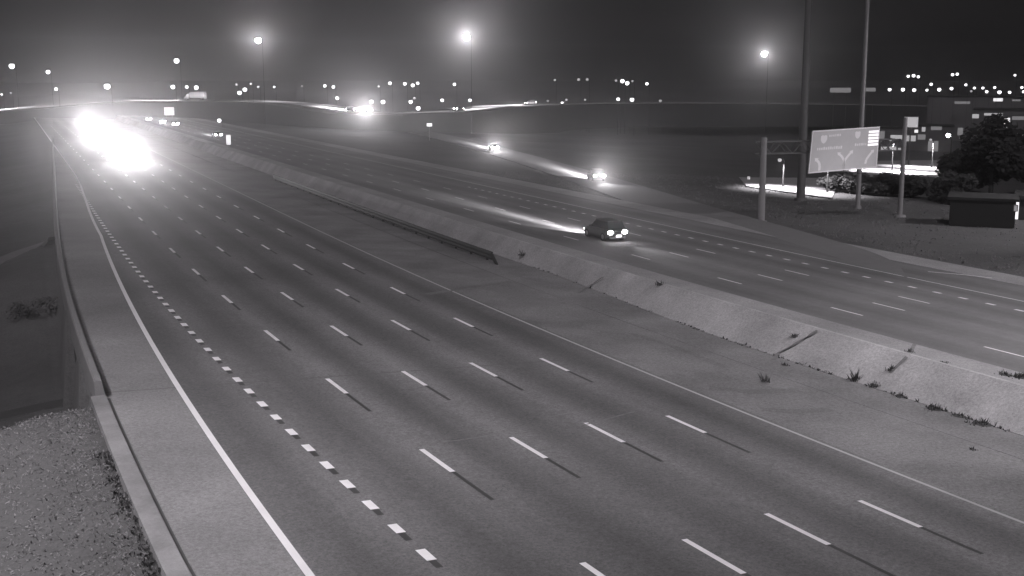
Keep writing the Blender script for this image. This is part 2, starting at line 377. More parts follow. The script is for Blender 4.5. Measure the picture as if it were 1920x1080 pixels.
# ------------------------------------------------------------------ plants
def tuft_mesh(mb, c, h, n, spread, wd=.05, flat=1):
    for _ in range(n):
        a = random.uniform(0, 6.28); r = random.uniform(0, spread); b = Vector(c) + Vector((math.cos(a) * r, math.sin(a) * r, 0))
        l = random.uniform(.3, 1) ** 1.3 * h * (1 - .5 * r / max(spread, .01)); lean = Vector((random.uniform(-.7, .7), random.uniform(-.7, .7), flat)).normalized() * l
        sd = Vector((random.uniform(-1, 1), random.uniform(-1, 1), 0)).normalized() * wd * random.uniform(.6, 1.6)
        mb.add([b - sd, b + sd, b + lean * .55 + sd * 1.2, b + lean, b + lean * .5 - sd * 1.2], [(0, 1, 2, 3, 4)])
weeds = [((1434, 716), .9, 60, .35, 'dark upright weed in the joint near the solid line, with a thin leaning stalk'),
         ((1603, 712), 1.1, 90, .4, 'tall dark weed at the lower edge of the brightest median slab'),
         ((1640, 722), .5, 60, .6, 'low weed clump beside the tall weed on the median slab edge'),
         ((1690, 742), .45, 60, .7, 'ragged weed clump midway along the slab edge'),
         ((1752, 767), .6, 120, .9, 'thick dark weed clump on the lower slab edge'),
         ((1800, 780), .4, 70, .9, 'low spreading weeds between two thicker clumps on the slab edge'),
         ((1842, 795), .55, 150, 1.1, 'widest dark weed clump near the right end of the slab edge'),
         ((1823, 843), .3, 60, .3, 'small round dark weed alone on the gutter pavement'),
         ((1885, 703), .5, 90, .8, 'dark weeds by the upper slab edge at the right of the picture'),
         ((1912, 708), .6, 140, .8, 'thick weeds cut by the right picture border on the upper slab edge'),
         ((1766, 680), .3, 50, .7, 'faint thin weeds on the upper slab joint'),
         ((1490, 630), .4, 80, .5, 'weeds growing in the diagonal crack of the median slab'),
         ((1472, 685), .35, 50, .4, 'small weed at the foot of the diagonal crack'),
         ((1670, 693), .5, 60, .4, 'upright weed in the second cross joint of the slab'),
         ((1706, 660), .5, 50, .35, 'thin weed at the top of the second cross joint'),
         ((978, 478), .8, 60, .6, 'small weed just right of the guardrail end'),
         ((1238, 533), .7, 60, .6, 'faint weed at the far edge of the slab, behind the solid line')]
for (px, h, n, sp, lab) in weeds:
    p = face(*px); mb = MB(); tuft_mesh(mb, (0, 0, -.05), h * .85, max(24, n * 2 // 3), sp * .7, .018); mb.ball((0, 0, 0), sp * .42, 9, 4, (1, 1, .1))
    o = mb.build('weed', M['weed']); o.location = p; tag(o, lab, 'weed', 'weeds in the median joints')
mb = MB()
for k in range(70):
    s = 30 + k * .45
    if random.random() < .75: tuft_mesh(mb, SP(s, veg(s)), random.uniform(.08, .28), 7, .18, .025)
for k in range(60):
    s = 50 + k * .9
    if random.random() < .4: tuft_mesh(mb, SP(s, veg(s)), random.uniform(.08, .2), 6, .2, .04)
struct(mb.build('joint_weeds', M['weed']), 'stuff')
mb = MB()
for k in range(9000):
    s = random.uniform(24, 53); u = barrier_u(s) - .7 - abs(random.gauss(0, 1)) * 4.5; p = SP(s, u)
    if u < -7 or random.random() < .4: continue
    p.z = H(p.x, p.y); tuft_mesh(mb, p, random.uniform(.08, .2), 3, .3, .018, .3)
struct(mb.build('verge_grass', M['blade']), 'stuff')
mb = MB()
for k in range(170):
    s = random.uniform(30, 44); u = barrier_u(s) - .66 - abs(random.gauss(0, .22)); p = SP(s, u); p.z = H(p.x, p.y); tuft_mesh(mb, p, random.uniform(.1, .3), 5, .15, .02)
struct(mb.build('kerb_weeds', M['weed']), 'stuff')
mb = MB()
for k in range(4500):
    s = random.uniform(50, 180); u = 76.5 + random.random() ** 1.4 * 42; p = SP(s, u); p.z = H(p.x, p.y)
    if v_ramp(p.x, p.y) < 6: continue
    tuft_mesh(mb, p, random.uniform(.2, .5), 3, .6, .035, .4)
struct(mb.build('roadside_grass', M['blade']), 'stuff')

def foliage(mb, c, rad, n, leaf, seed=0, lobes=9):
    rnd = random.Random(seed); L = []
    for _ in range(lobes):
        v = Vector((rnd.gauss(0, 1), rnd.gauss(0, 1), rnd.gauss(0, .8))).normalized() * rnd.uniform(.3, .75)
        L.append((v, rnd.uniform(.3, .55)))
    for _ in range(n):
        c0, r0 = rnd.choice(L); v = Vector((rnd.gauss(0, 1), rnd.gauss(0, 1), rnd.gauss(0, 1))).normalized() * r0 * rnd.uniform(.55, 1.08) + c0
        p = Vector((c[0] + v.x * rad[0], c[1] + v.y * rad[1], c[2] + v.z * rad[2]))
        a = Vector((rnd.gauss(0, 1), rnd.gauss(0, 1), rnd.gauss(0, .6))).normalized(); b = a.orthogonal().normalized()
        l = leaf * rnd.uniform(.5, 1.4); mb.add([p - a * l, p + b * l * .6, p + a * l, p - b * l * .6], [(0, 1, 2, 3)])
def tree(name, px, D, ytop, wpx, label, cat='tree', group=None, n=2200, leaf=.32, yb=None):
    b = at(px, 300, D); b.z = H(b.x, b.y) - .1; top = at(px, ytop, D).z; h = top - b.z; rw = wpx * D / FPX / 2
    g = empty(name, b); tag(g, label, cat, group)
    mb = MB(); mb.tube((0, 0, 0), (.1, .1, h * .45), max(.12, h * .03), max(.06, h * .018)); rr = random.Random(px)
    for k in range(6):
        a = rr.uniform(0, 6.28); mb.tube((.05, .05, h * rr.uniform(.22, .42)), (math.cos(a) * rw * .6, math.sin(a) * rw * .6, h * rr.uniform(.5, .8)), max(.05, h * .012), .03, 6)
    mb.build('trunk', M['bark'], g)
    mb = MB(); foliage(mb, (0, 0, h * (.58 if name != 'bush' else .5)), (rw * .95, rw * .95, h * (.44 if name != 'bush' else .5)), n, leaf, int(px), 11 if name != 'bush' else 8)
    mb.build('crown' if name != 'bush' else 'leaves', M['leaf'], g); return g
for px, D, yt, w_, lab in [
    (1815, 200, 268, 105, 'dark leafy tree left of the tallest dark tree at right'),
    (1862, 190, 212, 150, 'tallest broad black tree at the right, in front of lit building'),
    (1930, 195, 250, 140, 'black tree cut by the right picture border'),
    (1990, 200, 235, 140, 'black tree mostly beyond the right picture border')]:
    tree('tree', px, D, yt, w_, lab, group='dark trees at the right', n=4200, leaf=.42)
for px, D, yt, w_, lab in [
    (1578, 178, 322, 74, 'leftmost rounded dark bush, just under the road sign'),
    (1622, 176, 320, 80, 'rounded dark bush under the right end of the road sign'),
    (1665, 175, 320, 74, 'dark bush before the bright lot, left of the sign post'),
    (1712, 174, 321, 80, 'dark bush before the bright lot, right of the sign post'),
    (1755, 172, 312, 84, 'dark bush with ragged top at the right end of the bright lot'),
    (1800, 166, 330, 70, 'dark bush beside the low black wall')]:
    tree('bush', px, D, yt, w_, lab, 'bush', 'dark bushes under the road sign', n=3600, leaf=.24)
for px, py, w_, lab in [(50, 585, 60, 'left of two shrubs on the slope beyond the underpass'), (98, 572, 60, 'right of two shrubs on the slope, nearer the parapet')]:
    p = hit(px, py + 12); g = empty('shrub', p); tag(g, lab, 'shrub', 'shrubs left of the bridge'); mb = MB(); foliage(mb, (0, 0, .7), (1.7, 1.7, .8), 300, .13, px, 7); mb.build('leaves', M['grass'], g)
    mb = MB(); [mb.tube((0, 0, -.1), (random.uniform(-.6, .6), random.uniform(-.6, .6), 1.1), .04, .02, 5) for _ in range(5)]; mb.build('stem', M['bark'], g)
# path line left of the bridge
P = [hit(px, py) for px, py in [(-60, 522), (0, 492), (40, 475), (80, 458), (108, 446)]]
mb = ribbon(MB(), [p + Vector((0, 0, .12)) for p in P], 1.6, 0, .4, .2); struct(mb.build('path', M['path']))

# ------------------------------------------------------------------ lamps
def point(name, parent, loc, power, r=.2, spot=None, aim=None, blend=.9):
    l = bpy.data.lights.new(name, 'SPOT' if spot else 'POINT'); l.energy = power; l.shadow_soft_size = r; l.color = (1, .975, 1)
    if spot: l.spot_size = R(spot); l.spot_blend = blend
    o = bpy.data.objects.new(name, l); scn.collection.objects.link(o); o.parent = parent; o.location = loc
    if aim: o.rotation_euler = Vector(aim).to_track_quat('-Z', 'Y').to_euler()
    return o
ORD = ['leftmost', 'second', 'third', 'fourth', 'fifth', 'sixth', 'seventh', 'eighth', 'ninth', 'tenth', 'eleventh', 'twelfth', 'thirteenth', 'fourteenth', 'fifteenth', 'sixteenth', 'seventeenth', 'eighteenth', 'nineteenth', 'twentieth', 'twenty-first', 'twenty-second', 'twenty-third', 'twenty-fourth', 'twenty-fifth', 'twenty-sixth', 'twenty-seventh', 'twenty-eighth', 'twenty-ninth', 'thirtieth']
def street_lamp(px, py, D, r, lens, label, group, power=0, name='street_lamp', polem='darkpole', glob=True, wide=1):
    top = at(px, py, D); b = Vector((top.x, top.y, H(top.x, top.y))); h = top.z - b.z
    if h < 2: b.z = top.z - 3; h = 3
    g = empty(name, b, -math.atan2(top.x, top.y)); tag(g, label, 'street lamp', group)
    pr = .04 if D > 350 else .1
    mb = MB(); mb.tube((r * 1.1 + .3, 0, -.3), (r * 1.1 + .3, 0, h + r * .5), pr * 1.4, pr * .8, 8); mb.build('pole', M[polem], g)
    mb = MB(); mb.tube((r * 1.1 + .3, 0, h + r * .5), (0, 0, h + r * 1.12), pr * .6, pr * .5, 6); mb.build('arm', M[polem], g)
    mb = MB(); mb.ball((0, 0, h + r * .98), r * 1.05, 10, 4, (wide, 1, .22)); mb.build('lamp_head', M[polem], g)
    mb = MB(); mb.ball((0, 0, h), r, 12, 8, (wide, .8, .95)); mb.build('lens', M[lens], g, True)
    if power: point('lamp_light', g, (0, -r - .3, h), power, .3, 22, (0, -1, -.012), 1)
    return g
# three lamps with a wide halo
street_lamp(484, 76, 400, .95, 'lens', 'glaring street lamp high over the left half, below-left of the brightest one', 'tall glaring street lamps', 15000, polem='darkpole')
street_lamp(875, 70, 400, 1.1, 'lens', 'brightest and widest glaring street lamp at the top middle', 'tall glaring street lamps', 30000, polem='darkpole')
street_lamp(1433, 101, 400, .9, 'lens', 'glaring street lamp standing alone in the dark sky at right', 'tall glaring street lamps', 15000, polem='darkpole')
LITL = []
def row(L, where, group, D=500, kmul=1.0):
    L = sorted(L)
    for i, (px, py, sz, br) in enumerate(L):
        lens = {2: 'lens_mid', 1: 'lens_dim'}[br]; d = D + random.uniform(-35, 35)
        lit = px in (449, 514, 566, 625, 201, 105, 331)
        if lit: d = 505 if px < 600 else 462
        street_lamp(px, py, d, sz * d / FPX / 2 * .62 * kmul, lens, '%s %s lamp %s%s' % (ORD[i], 'dim' if br == 1 else 'bright', 'from left ' if i else '', where), group)
        if lit: LITL.append((px, py, d, scn.collection.objects[-4] if 0 else None))
row([(22, 124, 15, 2), (90, 135, 11, 2), (105, 167, 9, 2), (201, 162, 17, 2), (331, 114, 15, 2), (3, 177, 5, 2), (20, 174, 5, 1)], 'of those above the left glare', 'lamps above the left glare')
row([(324, 163, 12, 2), (350, 163, 9, 2), (368, 164, 12, 2), (443, 158, 7, 1), (449, 174, 12, 2), (459, 168, 12, 2), (470, 157, 7, 1), (484, 163, 8, 1), (514, 163, 6, 2), (566, 161, 6, 1), (609, 161, 9, 2), (625, 163, 9, 2)], 'of the upper row left of the middle halo', 'upper row of lamps, left')
row([(710, 162, 4, 2), (731, 156, 10, 2), (759, 157, 10, 2), (774, 160, 11, 2), (783, 156, 9, 2), (852, 158, 9, 2), (1040, 150, 7, 1), (1085, 149, 9, 1), (1101, 149, 9, 1), (1155, 151, 8, 1), (1167, 152, 12, 2), (1176, 156, 12, 2), (1186, 152, 7, 1), (1213, 157, 9, 2)], 'of the upper row right of the middle halo', 'upper row of lamps, right')
row([(632, 184, 10, 2), (696, 191, 12, 2), (718, 191, 12, 2), (770, 191, 11, 2), (777, 184, 8, 1), (784, 203, 13, 2), (829, 188, 10, 2), (881, 188, 9, 2), (1027, 189, 7, 1), (1054, 193, 7, 2), (1062, 187, 7, 1), (1097, 187, 7, 1), (1159, 186, 10, 2), (1185, 187, 12, 2), (1238, 189, 9, 1)], 'of the lower row behind the far road', 'lower row of lamps')
row([(411, 226, 11, 2), (449, 229, 8, 2)], 'of the two standing below the far road', 'two lamps below the far road', 380)
row([(1668, 168, 9, 2), (1693, 168, 10, 2), (1714, 169, 10, 2), (1738, 169, 7, 2), (1746, 158, 8, 2), (1761, 168, 10, 2), (1784, 166, 9, 2), (1811, 159, 7, 2), (1827, 165, 7, 2), (1821, 171, 7, 1), (1843, 165, 7, 2), (1850, 172, 8, 2), (1865, 164, 7, 2), (1874, 173, 10, 2), (1893, 173, 8, 2), (1903, 141, 6, 2), (1916, 164, 7, 2), (1919, 172, 7, 2)], 'of the parking lot at upper right', 'lamps of the parking lot at upper right', 460)
row([(1703, 143, 8, 2), (1713, 142, 9, 2), (1722, 144, 8, 2), (1786, 140, 8, 2), (1795, 139, 8, 2)], 'of those highest above the parking lot', 'highest lamps above the parking lot', 520)
street_lamp(1778, 254, 320, .5, 'lens', 'single bright lamp above the dark bushes, left of the tallest tree', None)

for px, py, d, _ in LITL:
    t = at(px, py, d); e = min((o for o in scn.collection.objects if o.type == 'EMPTY' and o.get('category') == 'street lamp'), key=lambda o: math.hypot(o.location.x - t.x, o.location.y - t.y))
    point('lamp_light', e, (0, -.4, t.z - e.location.z - .6), 26 * (t.z - e.location.z) ** 2, .3, 140, (0, -.35, -1), .5)
# near street lamps standing just outside the picture, which light the carriageways
def near_lamp(x, y, h, power, label, aim=(0, 0, -1)):
    g = empty('street_lamp', (x, y, H(x, y))); tag(g, label, 'street lamp', 'near street lamps')
    mb = MB(); mb.tube((0, 0, -.3), (0, 0, h), .2, .1); mb.build('pole', M['steel'], g)
    mb = MB(); mb.tube((0, 0, h), (2.2, 0, h + .4), .08, .06); mb.build('arm', M['steel'], g)
    mb = MB(); mb.box((2.6, 0, h + .4), (.9, .36, .18)); mb.build('lamp_head', M['steel'], g)
    mb = MB(); mb.box((2.6, 0, h + .29), (.6, .26, .03)); mb.build('lens', M['lens'], g)
    point('lamp_light', g, (2.6, 0, h + .2), power, .3, 150, aim, .6)
near_lamp(-8, 38, 26, 46000, 'steel street lamp left of the near carriageway, beside the grass slope', (.35, .15, -1))
near_lamp(62, 24, 26, 48000, 'steel street lamp in the median at the right of the near carriageway', (-.1, .3, -1))

near_lamp(126, 64, 26, 56000, 'steel street lamp on the right verge beside the far carriageway', (-.35, .3, -1))
# ------------------------------------------------------------------ vehicles
def car(loc, rz, label, kind='sedan', paint='paint', light=None, rear='tail', group='vehicles on the highway', hpow=0, tpow=0, plate=False, spots=((5, 50, .08), (2.2, 16, .5), (1.0, 8, 1.6)), name='car'):
    g = empty(name, loc, rz); tag(g, label, {'pickup': 'pickup truck', 'truck': 'truck'}.get(kind, 'car'), group)
    L, W, hb = 4.7, 1.84, .92
    if kind == 'suv': L, W, hb = 4.9, 1.95, 1.08
    if kind == 'pickup': L, W, hb = 5.7, 2.0, 1.12
    y0, y1 = -L / 2, L / 2
    # body: stations along y (y, z underside, z top, half width)
    if kind == 'truck':
        L = 9; W = 2.4; y0, y1 = -4.5, 4.5
        mb = MB(); mb.box((0, -1.2, 2.2), (2.5, 6.6, 2.7)); mb.build('cargo_box', M['boxpaint'], g)
        st = [(2.3, .5, 2.6, 1.1), (2.5, .45, 2.7, 1.15), (3.5, .45, 2.6, 1.15), (3.75, .45, 1.6, 1.12), (4.4, .45, 1.4, 1.1), (4.5, .5, 1.1, 1.05)]; wy = (-2.9, 3.4); wr = .5; cab = None
        mb = MB(); mb.box((0, -1.2, .7), (1.0, 6.6, .25)); mb.build('chassis', M['darksteel'], g)
    else:
        h = W / 2
        st = [(y0, .42, hb * .82, h * .86), (y0 + .12, .3, hb * .97, h * .95), (y0 + .8, .22, hb, h), (0, .2, hb, h), (y1 - 1.5, .2, hb * .99, h), (y1 - .7, .22, hb * .9, h * .98), (y1 - .15, .3, hb * .78, h * .9), (y1, .38, hb * .62, h * .82)]
        wy = (y0 + .95, y1 - .92); wr = .34 if kind == 'sedan' else .38
    mb = MB(); vs = []; n = 8
    for y, zl, zt, hw in st: vs += [(-hw * .9, y, zl), (-hw, y, zl + (zt - zl) * .3), (-hw, y, zl + (zt - zl) * .75), (-hw * .9, y, zt), (hw * .9, y, zt), (hw, y, zl + (zt - zl) * .75), (hw, y, zl + (zt - zl) * .3), (hw * .9, y, zl)]
    fs = [(i * n + k, i * n + (k + 1) % n, (i + 1) * n + (k + 1) % n, (i + 1) * n + k) for i in range(len(st) - 1) for k in range(n)] + [tuple(range(n - 1, -1, -1)), tuple(range((len(st) - 1) * n, len(st) * n))]
    mb.add(vs, fs); body = mb.build('body', M[paint], g)
    h = W / 2
    if kind != 'truck':
        zr = {'sedan': 1.45, 'suv': 1.78, 'pickup': 1.85}[kind]
        a, b, c, d = {'sedan': (y0 + .55, y0 + 1.35, y1 - 2.35, y1 - 1.45), 'suv': (y0 + .12, y0 + .5, y1 - 2.2, y1 - 1.4), 'pickup': (y0 + 2.1, y0 + 2.3, y1 - 2.4, y1 - 1.6)}[kind]
        mb = MB(); mb.add([(-h * .88, a, hb), (h * .88, a, hb), (h * .88, d, hb), (-h * .88, d, hb), (-h * .72, b, zr - .06), (h * .72, b, zr - .06), (h * .72, c, zr - .06), (-h * .72, c, zr - .06)], [(0, 1, 5, 4), (1, 2, 6, 5), (2, 3, 7, 6), (3, 0, 4, 7)]); mb.build('window', M['glass'], g)
        mb = MB(); mb.box((0, (b + c) / 2, zr - .02), (h * 1.46, c - b + .06, .08)); mb.build('roof', M[paint], g)
        if kind == 'pickup':
            mb = MB(); mb.box((0, y0 + 1.05, hb - .02), (W * .78, 1.9, .02)); mb.build('cargo_bed', M['paintdark'], g)
    for sx in (-1, 1):
        for y in wy:
            t = MB().tube((sx * (h - .22), y, wr), (sx * (h + .01), y, wr), wr, wr, 16).build('wheel', M['tyre'], g)
            MB().tube((sx * (h + .005), y, wr), (sx * (h + .03), y, wr), wr * .6, wr * .55, 10).build('rim', M['rim'], t)
        if kind != 'truck': MB().box((sx * (h + .08), y1 - 1.7, hb + .08), (.2, .12, .14)).build('mirror', M[paint], g)
        zt = hb * .78 if kind != 'truck' else .8
        MB().ball((sx * h * .72, y0 - .01, zt), .23 if kind != 'truck' else .12, 10, 6, (1.15, .35, .75)).build('taillight', M[rear], g)
        MB().ball((sx * h * .7, y1 - .04, .66), .14, 10, 6, (1.2, .5, .75)).build('headlight', M['head'], g)
    MB().box((0, y0 - .02, .36), (W * .8, .12, .14)).build('bumper', M['rim'], g)
    if plate: MB().box((0.1, y0 - .09, .52), (.5, .03, .2)).build('number_plate', M['plate'], g)
    if tpow: point('taillight_beam', g, (0, y0 - .35, .95), tpow * .7, .3, 48, (0, -1, .12))
    for pit, sz, fr in spots:
        if hpow: point('headlight_beam', g, (0, y1 + .12, .85), hpow * fr, .25, sz, (0, math.cos(R(pit)), -math.sin(R(pit))), 1)
    return g
def on_highway(s, u, away):
    if away: return SPE(s * .893, u * .893, .0), -THE(s * .893)
    return SP(s, u, .01), math.pi - TH(s)
TAILW = []
p, a = on_highway(231, 26.0, False); car(p, a, 'oncoming car with glaring headlights nearest the camera on the near carriageway', 'sedan', 'paintpale', hpow=52000, spots=((-.3, 44, 1),), group='oncoming cars with glaring headlights')
p, a = on_highway(304, 24.6, False); car(p, a, 'second oncoming car with glaring headlights, behind the nearest one', 'suv', 'paint', hpow=34000, spots=((-.2, 44, 1),), group='oncoming cars with glaring headlights')
p, a = on_highway(440, 30.3, False); car(p, a, 'farthest oncoming car with headlights lost in the glare', 'sedan', 'paint', hpow=34000, spots=((0, 40, 1),), group='oncoming cars with glaring headlights')
p, a = on_highway(103.5, 59.9, True); car(p, a, 'nearest departing car with two wide tail lights and lit plate', 'suv', 'paintdark', hpow=260000, tpow=4500, plate=True, group='departing cars')
p, a = on_highway(337, 58.9, True); car(p, a, 'departing car far away, in front of the low white marker sign', 'sedan', 'paint', hpow=250000, group='departing cars')
p, a = on_highway(427, 58.7, True); car(p, a, 'departing car under the pale overhead sign board', 'suv', 'paint', hpow=250000, group='departing cars')
p, a = on_highway(455, 57.6, True); car(p, a, 'small departing car between the pale overhead board and the farthest departing car', 'sedan', 'paint', hpow=120000, group='departing cars')
p, a = on_highway(487, 56.0, True); car(p, a, 'farthest departing car, left of the pale overhead sign board', 'sedan', 'paint', hpow=250000, group='departing cars')
def on_path(P, px, rev=False):
    best = min(range(1, len(P) - 1), key=lambda i: abs((P[i] - CAM).dot(rgt) / (P[i] - CAM).dot(fwd) * FPX + 960 - px))
    t = P[best + 1] - P[best - 1]; t = -t if rev else t; return P[best].copy() + Vector((0, 0, .04)), -math.atan2(t.x, t.y)
p, a = on_path(RAMP, 1117); car(p, a, 'car on the curved ramp with a bright strip of lit road ahead of it', 'suv', 'paint', hpow=900000, tpow=12000, group='cars on the ramp')
p, a = on_path(RAMP, 926); car(p, a, 'second car on the curved ramp, farther left and brighter', 'sedan', 'paint', hpow=760000, tpow=15000, group='cars on the ramp')
q = on_path(FAR, 688)[0]; v = (CAM - q).normalized() + rgt * -.25
car(q, -math.atan2(v.x, v.y), 'added car at the middle of the far road halo, facing the camera', 'suv', 'paint', hpow=45000, spots=((0, 60, 1),), group='vehicles on the far road')  # extra car, added so headlights toward the camera make the halo
p, a = on_path(FAR, 664, True); car(p, a, 'far road car at left edge of the wide halo, lighting the road to its left', 'sedan', 'paint', hpow=2500000, tpow=90000, group='vehicles on the far road')
p, a = on_path(FAR, 366, True); car(p, a, 'pale box truck on the far road at the left', 'truck', 'paintpale', hpow=3000000, rear='tail_dim', group='vehicles on the far road', name='truck')
p, a = on_path(FAR, 860); car(p, a, 'car on the far road right of the wide halo, lighting the road to its right', 'sedan', 'paint', hpow=900000, tpow=16000, group='vehicles on the far road')
p, a = on_path(FAR, 986, True); car(p, a, 'car on the far road with two round lights and a pale strip of lit road', 'suv', 'paint', hpow=1500000, tpow=9000, group='vehicles on the far road')
p, a = on_path(FAR, -90); car(p, a, 'car on the far road just beyond the left picture border', 'sedan', 'paint', hpow=3000000, group='vehicles on the far road')
p = hit(785, 221); car(p, R(-20), 'small car with two tiny lights near the start of the ramp', 'sedan', 'paint', rear='tail_dim', group='vehicles on the far road')

# ------------------------------------------------------------------ signs and masts
A = gp(1427, 413, 1.42); B = gp(1687, 406, 1.42)
A.z = H(A.x, A.y); B.z = H(B.x, B.y)
g = empty('sign_gantry', A); tag(g, 'steel truss gantry on two posts carrying a wide highway sign beside the ramp', 'sign gantry'); T = -A
zA = on_wall(1430, 258, A, B).z; zB = on_wall(1700, 220, A, B).z
for P0, zt, mm in ((A, zA, 'polepale'), (B, zB, 'steel')):
    mb = MB(); mb.tube(P0 + T + Vector((0, 0, -.2)), Vector((P0.x, P0.y, zt)) + T, .40 if P0 is A else .3, .3 if P0 is A else .24, 14); mb.tube(P0 + T, P0 + T + Vector((0, 0, .25)), .7, .65, 12); mb.build('post', M[mm], g)
dirAB = Vector((B.x - A.x, B.y - A.y, 0)); Lab = dirAB.length; dirAB.normalize(); nrm = Vector((dirAB.y, -dirAB.x, 0))
mb = MB()
def on_ab(t, z, off=0): return Vector((A.x, A.y, 0)) + dirAB * t + nrm * off + Vector((0, 0, z)) + T
zt0, zt1 = zA - .5, on_wall(1690, 262, A, B).z
def zc(t): return zt0 + (zt1 - zt0) * t / Lab
for off in (-.5, -1.4):
    for dz in (0, -1.3): mb.tube(on_ab(0, zc(0) + dz, -off * -1), on_ab(Lab, zc(Lab) + dz, -off * -1), .08, .08, 6)
    k = 0
    while k < 14: t = Lab * k / 14; mb.tube(on_ab(t, zc(t) - (1.3 if k % 2 else 0), off), on_ab(Lab * (k + 1) / 14, zc(Lab * (k + 1) / 14) - (0 if k % 2 else 1.3), off), .05, .05, 5); k += 1
mb.build('truss', M['pole'], g)
# sign face: width along AB, drawn in (a, z) of its own plane
C4 = [on_wall(*q, A, B) for q in ((1520, 245), (1646, 237), (1640, 314), (1512, 325))]
def quad_pt(x, y, off=0):
    top = C4[0].lerp(C4[1], x); bot = C4[3].lerp(C4[2], x); return top.lerp(bot, y) + nrm * off + T
def plate(mb, pts, off, th):
    n = len(pts); f = [quad_pt(x, y, off) for x, y in pts]; b = [quad_pt(x, y, off - th) for x, y in pts]
    mb.add(f + b, [tuple(range(n)), tuple(range(2 * n - 1, n - 1, -1))] + [(i, i + n, (i + 1) % n + n, (i + 1) % n) for i in range(n)])
FS = 1 if nrm.dot(CAM - A) > 0 else -1
def fo(o): return FS * o
def plate2(mb, pts, off, th): plate(mb, pts, fo(off), fo(th))
sg = MB(); plate2(sg, [(0, 0), (1, 0), (1, 1), (0, 1)], .3, .12); sign = sg.build('sign_panel', M['signface'], g)
mb = MB()
for q in ([(0, 0), (1, 0), (1, .03), (0, .03)], [(0, .97), (1, .97), (1, 1), (0, 1)], [(0, .03), (.012, .03), (.012, .97), (0, .97)], [(.988, .03), (1, .03), (1, .97), (.988, .97)]): plate2(mb, q, .306, .02)
mb.build('border', M['signback'], sign)
def shield(x, y, w_, h_): return [(x - w_, y - h_ * .8), (x - w_ * .5, y - h_), (x, y - h_ * .85), (x + w_ * .5, y - h_), (x + w_, y - h_ * .8), (x + w_, y + h_ * .1), (x + w_ * .6, y + h_ * .7), (x, y + h_), (x - w_ * .6, y + h_ * .7), (x - w_, y + h_ * .1)]
mb = MB(); plate2(mb, shield(.175, .22, .045, .10), .31, .02); mb.build('shield', M['signwhite'], sign); mb = MB(); plate2(mb, shield(.67, .17, .04, .09), .31, .02); mb.build('shield', M['signwhite'], sign)
mb = MB(); rr = random.Random(3)
def legend(x0, x1, y, h_):
    x = x0
    while x < x1:
        wd = rr.uniform(.014, .024); t = rr.choice((0, 0, .35)); plate2(mb, [(x, y - h_ * (1 - t)), (x + wd, y - h_ * (1 - t)), (x + wd, y + h_), (x, y + h_)], .31, .02); x += wd + .012
legend(.25, .42, .14, .028); legend(.09, .44, .435, .035); legend(.64, .80, .40, .03)
mb.build('legend', M['signback'], sign)
mb = MB()
def arrow(pts, hw, head):
    n = len(pts)
    for i in range(n - 1):
        (x0, y0), (x1, y1) = pts[i], pts[i + 1]; dx, dy = x1 - x0, y1 - y0; l = math.hypot(dx * 1.6, dy); nx, ny = -dy / l / 1.6 * hw, dx * 1.6 / l * hw
        plate2(mb, [(x0 - nx, y0 - ny), (x1 - nx, y1 - ny), (x1 + nx, y1 + ny), (x0 + nx, y0 + ny)], .31 + i * .002, .02)
    (x0, y0), (x1, y1) = pts[-2], pts[-1]; dx, dy = x1 - x0, y1 - y0; l = math.hypot(dx * 1.6, dy); ux, uy = dx / l, dy / l; nx, ny = -dy / l / 1.6, dx * 1.6 / l
    plate2(mb, [(x1 - nx * head, y1 - ny * head), (x1 + ux * head * 1.3, y1 + uy * head * 1.3), (x1 + nx * head, y1 + ny * head)], .325, .02)
arrow([(.15, .95), (.15, .84), (.135, .76), (.10, .70)], .028, .06)
arrow([(.50, .92), (.50, .76), (.46, .66), (.42, .60)], .026, .055); arrow([(.50, .92), (.505, .76), (.55, .66), (.59, .58)], .026, .055)
arrow([(.82, .88), (.83, .78), (.87, .68), (.91, .60)], .026, .05)
mb.build('arrow', M['signwhite'], sign)
mb = MB()
for k in range(5): plate2(mb, [(.835, .09 + k * .078), (.985, .09 + k * .078), (.985, .09 + k * .078 + .05), (.835, .09 + k * .078 + .05)], .34, .03)
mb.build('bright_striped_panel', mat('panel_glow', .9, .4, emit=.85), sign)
mb = MB(); plate2(mb, [(.60, .985), (.68, .98), (.68, 1.05), (.60, 1.05)], .42, .3); mb.build('sign_light', mat('sign_lamp', .9, .4, emit=.6), sign)

for x in (.2, .5, .8):
    q = quad_pt(x, 1.06, FS * 4.2); r_ = quad_pt(x, 1.0, FS * .3)
    mb = MB(); mb.tube(r_, q, .05, .04, 6); mb.build('light_arm', M['pole'], g); MB().box(tuple(q), (.5, .5, .22)).build('sign_lamp', M['pole'], g)
    point('sign_lamp_light', g, q + Vector((0, 0, .3)), 105, .5, 160, quad_pt(x, .35, 0) - q, .5)
def mast(px, py, wtop, wbot, label, m, topz=46):
    b = gp(px[0], py[0], 1.42); b.z = H(b.x, b.y); d = (b - CAM).dot(fwd)
    q = on_wall(px[1], py[1], b, b + rgt); v = (q - b); g = empty('mast', b); tag(g, label, 'mast', 'tall bare masts behind the ramp')
    e = v * (topz / v.z); mb = MB(); mb.tube((0, 0, -.3), e, wbot * d / FPX / 2, wtop * d / FPX / 2, 16); mb.build('pole', M[m], g)
    mb = MB(); mb.tube((0, 0, 0), (0, 0, .35), wbot * d / FPX / 2 * 1.5, wbot * d / FPX / 2 * 1.4, 16); mb.build('base', M[m], g)
    mb = MB(); mb.tube(e, e + Vector((0, 0, .5)), .9, .9, 12); [mb.tube(e + Vector((math.cos(t) * 1, math.sin(t) * 1, .1)), e + Vector((math.cos(t) * 1, math.sin(t) * 1, -.3)), .22, .3, 8) for t in [k * 1.047 for k in range(6)]]; mb.build('lamp_ring', M[m], g)
